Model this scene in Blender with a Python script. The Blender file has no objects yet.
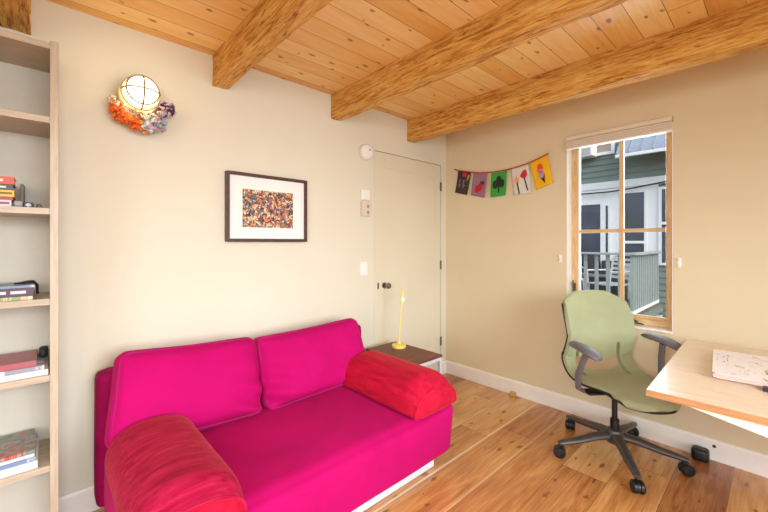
import bpy, bmesh, math, random
from mathutils import Vector, Matrix, noise
random.seed(7)
S = bpy.context.scene
COL = S.collection
PI = math.pi

# ------------------------------------------------------------------ colour / material helpers
def c255(r, g, b):
    def f(c):
        c /= 255.0
        return c / 12.92 if c <= 0.04045 else ((c + 0.055) / 1.055) ** 2.4
    return (f(r), f(g), f(b), 1.0)

class NT:
    """small wrapper around a material's node tree"""
    def __init__(s, name):
        s.m = bpy.data.materials.new(name)
        s.m.use_nodes = True
        s.t = s.m.node_tree
        s.t.nodes.clear()
        s.out = s.t.nodes.new('ShaderNodeOutputMaterial')
    def n(s, kind, props=None, **ins):
        nd = s.t.nodes.new(kind)
        for k, v in (props or {}).items():
            setattr(nd, k, v)
        for k, v in ins.items():
            key = int(k[1:]) if k[0] == 'i' and k[1:].isdigit() else k.replace('_', ' ')
            s.link(nd.inputs[key], v)
        return nd
    def link(s, inp, v):
        if isinstance(v, bpy.types.NodeSocket):
            s.t.links.new(v, inp)
        elif isinstance(v, bpy.types.Node):
            s.t.links.new(v.outputs[0], inp)
        else:
            inp.default_value = v
    def math(s, op, a, b=0.0, c=None):
        nd = s.t.nodes.new('ShaderNodeMath'); nd.operation = op
        s.link(nd.inputs[0], a); s.link(nd.inputs[1], b)
        if c is not None: s.link(nd.inputs[2], c)
        return nd.outputs[0]
    def obj(s):
        return s.n('ShaderNodeTexCoord').outputs['Object']
    def mapping(s, vec, scale=(1, 1, 1), loc=(0, 0, 0), rot=(0, 0, 0)):
        nd = s.n('ShaderNodeMapping')
        s.link(nd.inputs['Vector'], vec)
        nd.inputs['Scale'].default_value = scale
        nd.inputs['Location'].default_value = loc
        nd.inputs['Rotation'].default_value = rot
        return nd.outputs[0]
    def noise(s, vec, scale=5, detail=4, rough=.55, dist=0.0):
        nd = s.n('ShaderNodeTexNoise')
        s.link(nd.inputs['Vector'], vec)
        s.link(nd.inputs['Scale'], scale); nd.inputs['Detail'].default_value = detail
        nd.inputs['Roughness'].default_value = rough; nd.inputs['Distortion'].default_value = dist
        return nd.outputs[0]
    def ramp(s, fac, stops, interp='LINEAR'):
        nd = s.n('ShaderNodeValToRGB'); s.link(nd.inputs[0], fac)
        cr = nd.color_ramp; cr.interpolation = interp
        while len(cr.elements) < len(stops): cr.elements.new(.5)
        for e, (p, c) in zip(cr.elements, stops):
            e.position = p; e.color = c
        return nd.outputs[0]
    def mix(s, fac, a, b, mode='MIX'):
        nd = s.n('ShaderNodeMix', {'data_type': 'RGBA', 'blend_type': mode})
        s.link(nd.inputs[0], fac); s.link(nd.inputs[6], a); s.link(nd.inputs[7], b)
        return nd.outputs[2]
    def bump(s, h, strength=.2, dist=.01):
        nd = s.n('ShaderNodeBump'); s.link(nd.inputs['Height'], h)
        nd.inputs['Strength'].default_value = strength; nd.inputs['Distance'].default_value = dist
        return nd.outputs[0]
    def bsdf(s, color, rough=.5, metal=0.0, normal=None, sheen=0.0, spec=.5, coat=0.0, sheen_tint=None, sheen_rough=.4):
        b = s.n('ShaderNodeBsdfPrincipled')
        s.link(b.inputs['Base Color'], color); s.link(b.inputs['Roughness'], rough)
        b.inputs['Metallic'].default_value = metal
        b.inputs['Specular IOR Level'].default_value = spec
        b.inputs['Sheen Weight'].default_value = sheen
        b.inputs['Sheen Roughness'].default_value = sheen_rough
        if sheen_tint: b.inputs['Sheen Tint'].default_value = sheen_tint
        b.inputs['Coat Weight'].default_value = coat
        if normal is not None: s.link(b.inputs['Normal'], normal)
        s.t.links.new(b.outputs[0], s.out.inputs[0])
        s.b = b
        return s.m

def plain(name, rgb, rough=.5, metal=0.0, var=.06, scale=12, bump=0.0, bscale=150, sheen=0.0, spec=.5, coat=0.0, stretch=(1, 1, 1)):
    t = NT(name); o = t.mapping(t.obj(), stretch)
    nz = t.noise(o, scale, 3)
    c = c255(*rgb)
    lo = tuple(x * (1 - var) for x in c[:3]) + (1,); hi = tuple(min(1, x * (1 + var)) for x in c[:3]) + (1,)
    col = t.ramp(nz, [(.3, lo), (.7, hi)])
    nm = t.bump(t.noise(o, bscale, 3), bump, .004) if bump else None
    return t.bsdf(col, rough, metal, nm, sheen, spec, coat)

def planks(name, width, off, length, ramp_stops, gap_rgb, gap_w, grain=.5, rough=.4, knot_rgb=(90, 50, 25), knot_scale=(2.6, 7.0), knot_thr=.62, light_edge=None, coat=0.0, bump=.25, patch=None, kw=.1, kmix=.85, ksize=1.0):
    """boards running along X, `width` wide in Y"""
    t = NT(name)
    sep = t.n('ShaderNodeSeparateXYZ'); t.link(sep.inputs[0], t.obj())
    x, y = sep.outputs[0], sep.outputs[1]
    yy = t.math('DIVIDE', t.math('SUBTRACT', y, off), width)
    bid = t.math('FLOOR', yy); fr = t.math('FRACT', yy)
    r1 = t.n('ShaderNodeTexWhiteNoise', {'noise_dimensions': '1D'}); t.link(r1.inputs['W'], bid)
    xs = t.math('ADD', t.math('DIVIDE', x, length), t.math('MULTIPLY', r1.outputs[0], 7.31))
    xid = t.math('FLOOR', xs); xf = t.math('FRACT', xs)
    cmb = t.n('ShaderNodeCombineXYZ'); t.link(cmb.inputs[0], bid); t.link(cmb.inputs[1], xid)
    r2 = t.n('ShaderNodeTexWhiteNoise', {'noise_dimensions': '2D'}); t.link(r2.inputs['Vector'], cmb.outputs[0])
    gx = t.n('ShaderNodeCombineXYZ')
    t.link(gx.inputs[0], t.math('ADD', x, t.math('MULTIPLY', r2.outputs[0], 11.0)))
    t.link(gx.inputs[1], t.math('ADD', y, t.math('MULTIPLY', r2.outputs[0], 5.0)))
    gv = gx.outputs[0]
    big = t.noise(t.mapping(gv, (1.1, 9, 1)), 1.6, 4, .6, 1.2)
    fine = t.noise(t.mapping(gv, (2.2, 60, 1)), 1.8, 3, .6, .4)
    g = t.math('ADD', t.math('MULTIPLY', big, .65), t.math('MULTIPLY', fine, .35))
    tone = t.math('ADD', t.math('MULTIPLY', t.math('SUBTRACT', g, .5), grain), t.math('ADD', t.math('MULTIPLY', r2.outputs[0], .55), .22))
    col = t.ramp(tone, ramp_stops)
    # knots
    kv = t.mapping(gv, (knot_scale[0], knot_scale[1], 1))
    vo = t.n('ShaderNodeTexVoronoi', {'voronoi_dimensions': '2D'}); t.link(vo.inputs['Vector'], kv); vo.inputs['Scale'].default_value = 1.0
    vs = t.n('ShaderNodeSeparateColor'); t.link(vs.inputs[0], vo.outputs['Color'])
    pick = t.math('GREATER_THAN', vs.outputs[0], knot_thr)
    size = t.math('ADD', .04 * ksize, t.math('MULTIPLY', vs.outputs[1], .11 * ksize))
    kd = t.math('ADD', vo.outputs['Distance'], t.math('MULTIPLY', t.math('SUBTRACT', t.noise(t.mapping(gv, (.5, 1, 1)), 45, 3), .5), kw))
    near = t.n('ShaderNodeMapRange', {'interpolation_type': 'SMOOTHSTEP'})
    t.link(near.inputs[0], t.math('DIVIDE', kd, size)); near.inputs[1].default_value = .45; near.inputs[2].default_value = 1.5
    near.inputs[3].default_value = 1; near.inputs[4].default_value = 0
    kf = t.math('MULTIPLY', near.outputs[0], pick)
    col = t.mix(t.math('MULTIPLY', kf, kmix), col, c255(*knot_rgb))
    if patch:
        pn = t.noise(t.mapping(t.obj(), (.9, 1.4, 1)), 1.1, 2)
        pf = t.n('ShaderNodeMapRange'); t.link(pf.inputs[0], pn); pf.inputs[1].default_value = .48; pf.inputs[2].default_value = .68
        col = t.mix(t.math('MULTIPLY', pf.outputs[0], .45), col, c255(*patch))
    if light_edge:
        le = t.math('MULTIPLY', t.math('LESS_THAN', fr, .07), t.math('GREATER_THAN', bid, -1.5))
        col = t.mix(t.math('MULTIPLY', le, t.math('ADD', .3, t.math('MULTIPLY', t.math('COMPARE', bid, 0.0, .5), .4))), col, c255(*light_edge))
    e = t.math('MINIMUM', fr, t.math('SUBTRACT', 1.0, fr))
    ge = t.math('LESS_THAN', e, gap_w / width)
    gj = t.math('LESS_THAN', t.math('MINIMUM', xf, t.math('SUBTRACT', 1.0, xf)), gap_w / length)
    gp = t.math('MAXIMUM', ge, gj)
    col = t.mix(t.math('MULTIPLY', gp, .85), col, c255(*gap_rgb))
    h = t.math('SUBTRACT', t.math('MULTIPLY', g, .12), gp)
    return t.bsdf(col, rough, 0, t.bump(h, bump, .004), coat=coat)

def velvet(name, dark, light, sheen, tint, stretch, scale=6, fine=(300, 300, 300), contrast=(.35, .65), bump=.12, rot=(0, 0, 0)):
    t = NT(name); o = t.obj()
    nz = t.noise(t.mapping(o, stretch, rot=rot), scale, 4, .6, .6)
    fn = t.noise(t.mapping(o, fine), 1, 2)
    v = t.math('ADD', t.math('MULTIPLY', nz, .8), t.math('MULTIPLY', fn, .2))
    col = t.ramp(v, [(contrast[0], c255(*dark)), (contrast[1], c255(*light))])
    return t.bsdf(col, .85, 0, t.bump(v, bump, .003), sheen=sheen, spec=.15, sheen_tint=c255(*tint), sheen_rough=.35)

# ------------------------------------------------------------------ mesh builder
class MB:
    def __init__(s): s.v = []; s.f = []
    def add(s, vs, fs, M=None):
        b = len(s.v)
        s.v += [tuple(M @ Vector(p)) if M else tuple(p) for p in vs]
        s.f += [tuple(i + b for i in f) for f in fs]
        return s
    def box(s, x0, y0, z0, x1, y1, z1, M=None):
        v = [(x0, y0, z0), (x1, y0, z0), (x1, y1, z0), (x0, y1, z0), (x0, y0, z1), (x1, y0, z1), (x1, y1, z1), (x0, y1, z1)]
        f = [(0, 3, 2, 1), (4, 5, 6, 7), (0, 1, 5, 4), (1, 2, 6, 5), (2, 3, 7, 6), (3, 0, 4, 7)]
        return s.add(v, f, M)
    def tube(s, pts, rad, n=12, cap=True, flat=1.0, up=None):
        pts = [Vector(p) for p in pts]; m = len(pts)
        rr = rad if isinstance(rad, (list, tuple)) else [rad] * m
        vs, fs = [], []
        prev = None
        for i, p in enumerate(pts):
            tan = (pts[min(i + 1, m - 1)] - pts[max(i - 1, 0)]).normalized()
            if prev is None:
                a = Vector(up) if up else (Vector((0, 0, 1)) if abs(tan.z) < .9 else Vector((1, 0, 0)))
            else: a = prev
            nrm = (a - tan * a.dot(tan)).normalized(); prev = nrm
            bi = tan.cross(nrm)
            for k in range(n):
                q = 2 * PI * k / n
                vs.append(p + bi * math.cos(q) * rr[i] + nrm * math.sin(q) * rr[i] * flat)
        for i in range(m - 1):
            for k in range(n):
                fs.append((i * n + k, i * n + (k + 1) % n, (i + 1) * n + (k + 1) % n, (i + 1) * n + k))
        if cap:
            fs.append(tuple(range(n - 1, -1, -1))); fs.append(tuple((m - 1) * n + k for k in range(n)))
        return s.add(vs, fs)
    def cyl(s, p0, p1, r0, r1=None, n=20):
        return s.tube([p0, p1], [r0, r0 if r1 is None else r1], n)
    def lathe(s, prof, M=None, n=28):
        vs, fs = [], []
        for r, z in prof:
            for k in range(n):
                q = 2 * PI * k / n
                vs.append((r * math.cos(q), r * math.sin(q), z))
        for i in range(len(prof) - 1):
            for k in range(n):
                fs.append((i * n + k, i * n + (k + 1) % n, (i + 1) * n + (k + 1) % n, (i + 1) * n + k))
        fs.append(tuple(range(n - 1, -1, -1))); fs.append(tuple((len(prof) - 1) * n + k for k in range(n)))
        return s.add(vs, fs, M)
    def ball(s, c, r, sc=(1, 1, 1), nu=20, nv=12, M=None):
        prof = []
        vs, fs = [], []
        for j in range(nv + 1):
            a = -PI / 2 + PI * j / nv
            for k in range(nu):
                q = 2 * PI * k / nu
                vs.append((c[0] + sc[0] * r * math.cos(a) * math.cos(q), c[1] + sc[1] * r * math.cos(a) * math.sin(q), c[2] + sc[2] * r * math.sin(a)))
        for j in range(nv):
            for k in range(nu):
                fs.append((j * nu + k, j * nu + (k + 1) % nu, (j + 1) * nu + (k + 1) % nu, (j + 1) * nu + k))
        return s.add(vs, fs, M)
    def prism(s, poly, d0, d1, fn):
        """poly: 2-D points; fn(a,b,d) -> 3-D point"""
        n = len(poly)
        vs = [fn(a, b, d0) for a, b in poly] + [fn(a, b, d1) for a, b in poly]
        fs = [tuple(range(n - 1, -1, -1)), tuple(range(n, 2 * n))]
        fs += [(i, (i + 1) % n, n + (i + 1) % n, n + i) for i in range(n)]
        return s.add(vs, fs)
    def build(s, name, mat, parent=None, bevel=0.0, seg=2, smooth=35, sub=0, local=False, origin=None, solid=0.0):
        me = bpy.data.meshes.new(name)
        vs = s.v
        if origin is not None:
            ox, oy, oz = origin
            vs = [(x - ox, y - oy, z - oz) for x, y, z in vs]
        me.from_pydata(vs, [], s.f)
        bm = bmesh.new(); bm.from_mesh(me)
        bmesh.ops.remove_doubles(bm, verts=bm.verts, dist=1e-5)
        bmesh.ops.recalc_face_normals(bm, faces=bm.faces)
        bm.to_mesh(me); bm.free()
        if smooth is not None:
            me.shade_smooth()
            me.set_sharp_from_angle(angle=math.radians(smooth))
        me.materials.append(mat)
        o = bpy.data.objects.new(name, me); COL.objects.link(o)
        if origin is not None: o.location = origin
        if parent is not None:
            o.parent = parent
            if not local and parent.type == 'EMPTY':
                o.matrix_parent_inverse = parent.matrix_basis.inverted()
        if solid:
            md = o.modifiers.new('Solid', 'SOLIDIFY'); md.thickness = solid; md.offset = 0
        if bevel:
            md = o.modifiers.new('Bevel', 'BEVEL'); md.width = bevel; md.segments = seg; md.limit_method = 'ANGLE'; md.angle_limit = math.radians(40)
        if sub:
            md = o.modifiers.new('Sub', 'SUBSURF'); md.levels = sub; md.render_levels = sub
        return o

def tag(o, label, cat, group=None, kind=None):
    o['label'] = label; o['category'] = cat
    if group: o['group'] = group
    if kind: o['kind'] = kind
    return o
def empty(name, loc, rz=0.0, label=None, cat=None, group=None):
    o = bpy.data.objects.new(name, None); COL.objects.link(o)
    o.empty_display_size = .1
    o.location = loc; o.rotation_euler = (0, 0, rz)
    o.matrix_basis = Matrix.Translation(loc) @ Matrix.Rotation(rz, 4, 'Z')
    if label: tag(o, label, cat, group)
    return o
def struct(o, label=None, cat=None):
    o['kind'] = 'structure'
    if label: tag(o, label, cat)
    return o
def bx(*a): return MB().box(*a)
def rot_to(d):
    return Vector((0, 0, 1)).rotation_difference(Vector(d)).to_matrix().to_4x4()

def soft_box(c, size, r, puff=(0, 0, 0), n=18, wob=0.0, freq=3.0, M=None, taper=None):
    """rounded, puffed cushion"""
    hx, hy, hz = (v / 2 for v in size)
    h = (hx, hy, hz)
    mb = MB(); vs, fs, idx = [], [], {}
    def pt(p):
        key = tuple(round(q, 5) for q in p)
        if key in idx: return idx[key]
        base = [p[i] * h[i] for i in range(3)]
        inn = [max(-(h[i] - r), min(h[i] - r, base[i])) for i in range(3)]
        d = Vector([base[i] - inn[i] for i in range(3)])
        if d.length > 1e-9: d = d.normalized()
        q = Vector(inn) + d * r
        for i in range(3):
            if puff[i]:
                j, k = (i + 1) % 3, (i + 2) % 3
                w = (1 - p[j] ** 4) * (1 - p[k] ** 4)
                q[i] += puff[i] * w * p[i]
        if taper: q = Vector(taper(q))
        if wob:
            q += noise.noise_vector(q * freq + Vector(c)) * wob
        q = (M @ q if M else q) + Vector(c)
        idx[key] = len(vs); vs.append(tuple(q)); return idx[key]
    g = [-1 + 2 * i / n for i in range(n + 1)]
    g = [math.copysign(abs(a) ** .75, a) for a in g]
    for ax in range(3):
        for sg in (-1, 1):
            for i in range(n):
                for j in range(n):
                    q = []
                    for (a, b) in ((g[i], g[j]), (g[i + 1], g[j]), (g[i + 1], g[j + 1]), (g[i], g[j + 1])):
                        p = [0, 0, 0]; p[ax] = sg; p[(ax + 1) % 3] = a; p[(ax + 2) % 3] = b
                        q.append(pt(p))
                    fs.append(tuple(q))
    mb.add(vs, fs)
    return mb

# ------------------------------------------------------------------ materials
def wall_paint(name, rgb):
    t = NT(name); o = t.obj()
    n1 = t.noise(o, 1.3, 3); n2 = t.noise(o, 60, 3)
    c = c255(*rgb)
    col = t.ramp(n1, [(.3, tuple(x * .97 for x in c[:3]) + (1,)), (.7, tuple(min(1, x * 1.03) for x in c[:3]) + (1,))])
    return t.bsdf(col, .75, 0, t.bump(n2, .05, .002), spec=.25)
M_WALL = wall_paint('cream wall paint', (221, 218, 200))
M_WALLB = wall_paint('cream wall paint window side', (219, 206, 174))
M_WHITE = plain('white trim paint', (240, 237, 230), .45, var=.02)
M_DOOR = wall_paint('cream door paint', (220, 214, 192))
M_FLOOR = planks('varnished pine floor', .236, -.985, 3.1,
    [(.08, c255(138, 82, 42)), (.4, c255(184, 124, 68)), (.65, c255(208, 154, 92)), (.95, c255(226, 184, 126))],
    (104, 66, 40), .0013, grain=1.7, rough=.24, knot_rgb=(92, 52, 26), knot_scale=(4.6, 10), knot_thr=.36, light_edge=(232, 204, 160), coat=.3, bump=.12, patch=(146, 74, 40), kw=.5, kmix=.72, ksize=.85)
M_CEIL = planks('knotty pine ceiling boards', .1355, -1.562, 5.5,
    [(.05, c255(212, 154, 76)), (.35, c255(232, 186, 106)), (.65, c255(240, 203, 132)), (.95, c255(247, 222, 162))],
    (112, 66, 28), .0017, grain=1.4, rough=.42, knot_rgb=(122, 70, 30), knot_scale=(5, 9), knot_thr=.45, bump=.3, kw=.25, kmix=.8, ksize=.7)
def rough_beam():
    t = NT('rough hewn fir beam'); o = t.obj()
    a = t.noise(t.mapping(o, (22, 2.0, 22)), 1.5, 5, .7, 1.4)
    b = t.noise(t.mapping(o, (90, 9, 90)), 1.0, 4, .75, .5)
    v = t.math('ADD', t.math('MULTIPLY', a, .6), t.math('MULTIPLY', b, .4))
    col = t.ramp(v, [(.36, c255(134, 76, 28)), (.44, c255(200, 138, 58)), (.52, c255(230, 177, 90)), (.66, c255(248, 216, 140))])
    fl = t.noise(t.mapping(o, (55, 12, 55), loc=(3, 1, 7)), 1.0, 2, .5)
    ff = t.n('ShaderNodeMapRange'); t.link(ff.inputs[0], fl); ff.inputs[1].default_value = .64; ff.inputs[2].default_value = .72
    col = t.mix(t.math('MULTIPLY', ff.outputs[0], .75), col, c255(116, 66, 26))
    return t.bsdf(col, .6, 0, t.bump(v, .9, .025), spec=.3)
M_BEAM = rough_beam()
def light_wood(name, cols, stretch, scale=3, rough=.4, coat=0):
    t = NT(name); o = t.obj()
    a = t.noise(t.mapping(o, stretch), scale, 4, .6, .6)
    return t.bsdf(t.ramp(a, [(.3, c255(*cols[0])), (.55, c255(*cols[1])), (.75, c255(*cols[2]))]), rough, 0, coat=coat)
M_SHELF = light_wood('pale birch veneer', [(176, 160, 138), (192, 176, 154), (202, 188, 168)], (30, 30, 2))
M_SHELFH = light_wood('pale birch veneer shelf', [(174, 158, 136), (190, 174, 152), (200, 186, 166)], (2, 30, 30))
M_SHELFBACK = plain('grey shelf back panel', (198, 192, 180), .6, var=.03)
M_DESK = light_wood('pale maple desk top', [(220, 198, 168), (230, 212, 186), (236, 221, 200)], (22, 2.2, 22), 2.5, .3, .2)
M_DESKEDGE = light_wood('tan desk edge band', [(170, 118, 74), (188, 136, 88), (200, 150, 102)], (30, 3, 60), 3, .45)
M_WINWOOD = light_wood('oiled fir window frame', [(200, 160, 108), (220, 184, 134), (232, 202, 156)], (30, 30, 3), 3, .4)
M_WINWOODH = light_wood('oiled fir window rail', [(202, 162, 110), (220, 186, 136), (232, 204, 158)], (30, 3, 30), 3, .4)
M_DARKTOP = light_wood('dark walnut table top', [(84, 42, 30), (118, 62, 42), (138, 78, 56)], (3, 22, 22), 3, .5, 0)
M_FRAME = light_wood('dark walnut frame', [(62, 38, 30), (80, 50, 40), (94, 62, 48)], (12, 12, 12), 3, .4)
M_SOFA = velvet('magenta velvet', (166, 0, 86), (184, 2, 97), .10, (255, 120, 190), (1.5, 1.5, 1.5), 2.0)
M_SOFACUSH = velvet('magenta cushion velvet', (170, 0, 90), (188, 3, 103), .12, (255, 120, 190), (1.5, 1.5, 1.5), 2)
M_SOFASIDE = velvet('plum magenta velvet', (132, 2, 64), (160, 6, 84), .1, (240, 110, 170), (3, 3, 3), 3)
M_PIPE = plain('dark plum piping', (150, 4, 86), .8, var=.1)
M_BOL = velvet('red velvet', (160, 4, 42), (196, 22, 56), .24, (255, 120, 110), (14, 3, 14), 2.2, rot=(0, 0, .5))
M_BOLNAP = velvet('brushed red velvet', (146, 4, 46), (188, 32, 74), .26, (255, 130, 130), (3, 34, 20), 1.5, contrast=(.4, .66), rot=(.5, .2, .6))
M_BOLEND = velvet('bright red velvet', (168, 6, 42), (192, 22, 56), .24, (255, 130, 110), (5, 5, 5), 3)
M_CHAIR = plain('sage green upholstery', (166, 174, 138), .85, var=.05, scale=6, bump=.25, bscale=500, sheen=.15, spec=.2)
M_TRIM = plain('black edge trim', (30, 28, 26), .5)
M_GREYPL = plain('grey plastic', (106, 108, 116), .45, var=.03)
M_CHBASE = plain('dark grey metal', (78, 74, 72), .38, metal=.3, var=.04)
M_BLACK = plain('black plastic', (18, 18, 19), .4)
M_CHROME = plain('brushed nickel', (150, 145, 135), .25, metal=1, var=.03)
M_ALU = plain('silver painted metal', (198, 202, 208), .4, var=.02)
M_HINGE = plain('hinge steel', (120, 108, 92), .4, metal=.7)
M_PLAST = plain('white plastic', (240, 240, 238), .4, var=.01)
M_PLAST2 = plain('cream plastic', (216, 206, 190), .4, var=.01)
M_GREYB = plain('grey button', (150, 146, 140), .5)
M_BLIND = plain('folded white blind fabric', (226, 214, 196), .8, var=.03)
M_YELLOW = plain('yellow lamp enamel', (236, 220, 118), .35, var=.02)
M_RED = plain('red string', (186, 50, 34), .7)
M_BRASS = plain('brass wood bumper', (196, 160, 90), .45)
def glow(name, rgb, strength):
    t = NT(name)
    e = t.n('ShaderNodeEmission'); e.inputs[0].default_value = c255(*rgb); e.inputs[1].default_value = strength
    t.t.links.new(e.outputs[0], t.out.inputs[0]); return t.m
M_GLOBE = glow('lit opal globe', (255, 224, 176), 9.0)
M_LED = glow('lit led', (255, 238, 200), 40)
def glass_pane():
    t = NT('window glass')
    tr = t.n('ShaderNodeBsdfTransparent'); tr.inputs[0].default_value = (.96, .98, .98, 1)
    gl = t.n('ShaderNodeBsdfGlossy'); gl.inputs['Roughness'].default_value = .02
    lw = t.n('ShaderNodeFresnel'); lw.inputs[0].default_value = 1.4
    mx = t.n('ShaderNodeMixShader'); t.link(mx.inputs[0], lw.outputs[0]); t.link(mx.inputs[1], tr); t.link(mx.inputs[2], gl)
    t.t.links.new(mx.outputs[0], t.out.inputs[0]); return t.m
M_GLASS = glass_pane()

# ------------------------------------------------------------------ the room shell (corner of the two walls at the origin)
H = 2.49; XL = -4.7; YB = -4.5
struct(bx(XL, YB, -.1, 0, 0, 0).build('floor', M_FLOOR))
struct(bx(XL, YB, H, 0, 0, H + .1).build('ceiling', M_CEIL))
# wall with the door (door recess left open)
DX0, DX1, DH = -.995, -.085, 2.14
w = MB()
w.box(XL - .14, 0, -.1, DX0, .14, H + .1); w.box(DX1, 0, -.1, .14, .14, H + .1); w.box(DX0, 0, DH, DX1, .14, H + .1); w.box(DX0, .07, -.1, DX1, .14, DH)
struct(w.build('wall_rear', M_WALL))
WY0, WY1, WZ0, WZ1 = -1.872, -1.197, .745, 2.185
w = MB()
w.box(0, YB, -.1, .14, WY0, H + .1); w.box(0, WY1, -.1, .14, 0, H + .1); w.box(0, WY0, -.1, .14, WY1, WZ0); w.box(0, WY0, WZ1, .14, WY1, H + .1)
struct(w.build('wall_right', M_WALLB))
# walls behind the camera, each with a large window opening that lets daylight in
w = MB()
w.box(XL - .14, YB - .14, -.1, -3.7, YB, H + .1); w.box(-1.3, YB - .14, -.1, .14, YB, H + .1)
w.box(-3.7, YB - .14, -.1, -1.3, YB, .7); w.box(-3.7, YB - .14, 2.2, -1.3, YB, H + .1)
struct(w.build('wall_front', M_WALL))
w = MB()
w.box(XL - .14, YB, -.1, XL, -3.6, H + .1); w.box(XL - .14, -1.4, -.1, XL, 0, H + .1)
w.box(XL - .14, -3.6, -.1, XL, -1.4, .7); w.box(XL - .14, -3.6, 2.2, XL, -1.4, H + .1)
struct(w.build('wall_left', M_WALL))
# baseboards
def base_profile(L0, L1, axis):
    m = MB(); prof = [(0, 0), (-.016, 0), (-.016, .112), (-.010, .124), (0, .126)]
    if axis == 'x': m.prism(prof, L0, L1, lambda a, b, d: (d, a, b))
    else: m.prism(prof, L0, L1, lambda a, b, d: (a, d, b))
    return m
struct(base_profile(XL, DX0 - .004, 'x').build('baseboard_rear', M_WHITE, smooth=None))
struct(base_profile(DX1 + .004, -.016, 'x').build('baseboard_corner', M_WHITE, smooth=None))
struct(base_profile(YB, -.001, 'y').build('baseboard_right', M_WHITE, smooth=None))
# beams
def beam(x0, x1, z0, label):
    m = MB(); y0, y1 = YB, -.002; n = 220
    prof = []
    def seg(a, b, k):
        for i in range(k): prof.append((a[0] + (b[0] - a[0]) * i / k, a[1] + (b[1] - a[1]) * i / k))
    seg((x0, H), (x0, z0), 9); seg((x0, z0), (x1, z0), 8); seg((x1, z0), (x1, H), 9); prof.append((x1, H))
    vs, fs = [], []; k = len(prof)
    for i in range(n + 1):
        y = y0 + (y1 - y0) * i / n
        for (x, z) in prof:
            p = Vector((x * 9, y * 1.6, z * 9)); q = Vector((x * 30, y * 6, z * 30))
            d = noise.noise(p) * .006 + noise.noise(q) * .004
            cx = (x0 + x1) / 2
            nx = -1 if x == x0 else (1 if x == x1 else 0); nz = -1 if z == z0 else 0
            f = 0 if z >= H - 1e-6 else 1
            vs.append((x + nx * d * f, y, min(H, z + nz * d * f)))
    for i in range(n):
        for j in range(k - 1):
            fs.append((i * k + j, i * k + j + 1, (i + 1) * k + j + 1, (i + 1) * k + j))
    fs.append(tuple(range(k))); fs.append(tuple(n * k + j for j in range(k)))
    m.add(vs, fs)
    o = m.build('beam', M_BEAM, smooth=60)
    struct(o, label, 'ceiling beam')
beam(-3.235, -3.10, 2.305, 'rough wooden ceiling beam above the bookshelf')
beam(-2.303, -2.215, 2.306, 'rough wooden ceiling beam above the lit sconce')
beam(-1.436, -1.348, 2.305, 'rough wooden ceiling beam in the middle, ending beside the smoke detector')
beam(-.587, -.495, 2.293, 'rough wooden ceiling beam above the door, closest to the window wall')

# ------------------------------------------------------------------ door
d = empty('door_1', ((DX0 + DX1) / 2, .03, 0)); d['kind'] = 'structure'
g = .005
m = MB()
L, R, B, T = DX0 + g, DX1 - g, .012, DH - g
st = .125
m.box(L, .004, B, L + st, .044, T); m.box(R - st, .004, B, R, .044, T)
m.box(L + st, .004, B, R - st, .044, B + .22); m.box(L + st, .004, T - .13, R - st, .044, T)
m.build('door_leaf', M_DOOR, d, bevel=.002)
bx(L + st, .009, B + .22, R - st, .036, T - .13).build('door_panel', M_DOOR, d)
for z in (1.92, 1.12, .34):
    h = MB(); h.cyl((DX1 - .002, -.004, z - .045), (DX1 - .002, -.004, z + .045), .007, n=12)
    h.box(DX1 - .012, -.002, z - .043, DX1 + .010, .006, z + .043)
    h.build('hinge', M_HINGE, d)
k = MB(); Mx = Matrix.Translation((-.872, .004, .972)) @ rot_to((0, -1, 0))
k.lathe([(.027, 0), (.027, .006), (.011, .010), (.010, .035), (.020, .040), (.027, .052), (.024, .066), (.010, .072)], Mx)
k.build('door_knob', M_CHROME, d)
k = MB(); Mx = Matrix.Translation((-.945, .004, .972)) @ rot_to((0, -1, 0))
bx(-.952, .000, .945, -.938, .006, 1.0).build('latch_plate', M_HINGE, d, bevel=.001)

# ------------------------------------------------------------------ window in the right wall
wn = empty('window_1', (.1, -1.535, .745)); wn['kind'] = 'structure'
fx0, fx1 = .092, .139
fw = .048
iy0, iy1, iz0, iz1 = WY0 + .001, WY1 - .001, WZ0 + .012, WZ1 - .001
MB().box(fx0, iy1 - fw, iz0, fx1, iy1, iz1).build('frame_stile', M_WINWOOD, wn, bevel=.003)
MB().box(fx0, iy0, iz0, fx1, iy0 + fw, iz1).build('frame_stile', M_WINWOOD, wn, bevel=.003)
MB().box(fx0, iy0 + fw, iz1 - .05, fx1, iy1 - fw, iz1).build('frame_head', M_WINWOODH, wn, bevel=.003)
MB().box(fx0, iy0 + fw, iz0, fx1, iy1 - fw, iz0 + .042).build('frame_sill_rail', M_WINWOODH, wn, bevel=.003)
sy0, sy1, sz0, sz1 = iy0 + fw, iy1 - fw, iz0 + .042, iz1 - .05
sw = .014
MB().box(.102, sy1 - sw, sz0, .132, sy1, sz1).build('sash_stile', M_WHITE, wn, bevel=.002)  # left stile coloured white to imitate daylight on its edge
MB().box(.102, sy0, sz0, .132, sy0 + .006, sz1).build('sash_stile', M_WINWOOD, wn, bevel=.002)
m = MB(); m.box(.102, sy0 + .006, sz0, .132, sy1 - sw, sz0 + .024); m.box(.102, sy0 + .006, sz1 - .024, .132, sy1 - sw, sz1)
m.build('sash_rail', M_WINWOODH, wn, bevel=.002)
bx(.100, -1.564, sz0 + .01, .134, -1.537, sz1 - .01).build('muntin', M_WINWOOD, wn, bevel=.003)
bx(.101, sy0 + .01, 1.423, .133, sy1 - .01, 1.450).build('muntin', M_WINWOODH, wn, bevel=.003)
bx(.115, sy0 + .01, sz0 + .01, .119, sy1 - .01, sz1 - .01).build('pane', M_GLASS, wn, smooth=None)
bx(-.018, WY0 + .001, WZ0, .139, WY1 - .001, WZ0 + .012).build('sill', M_WHITE, wn, bevel=.003)
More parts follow.
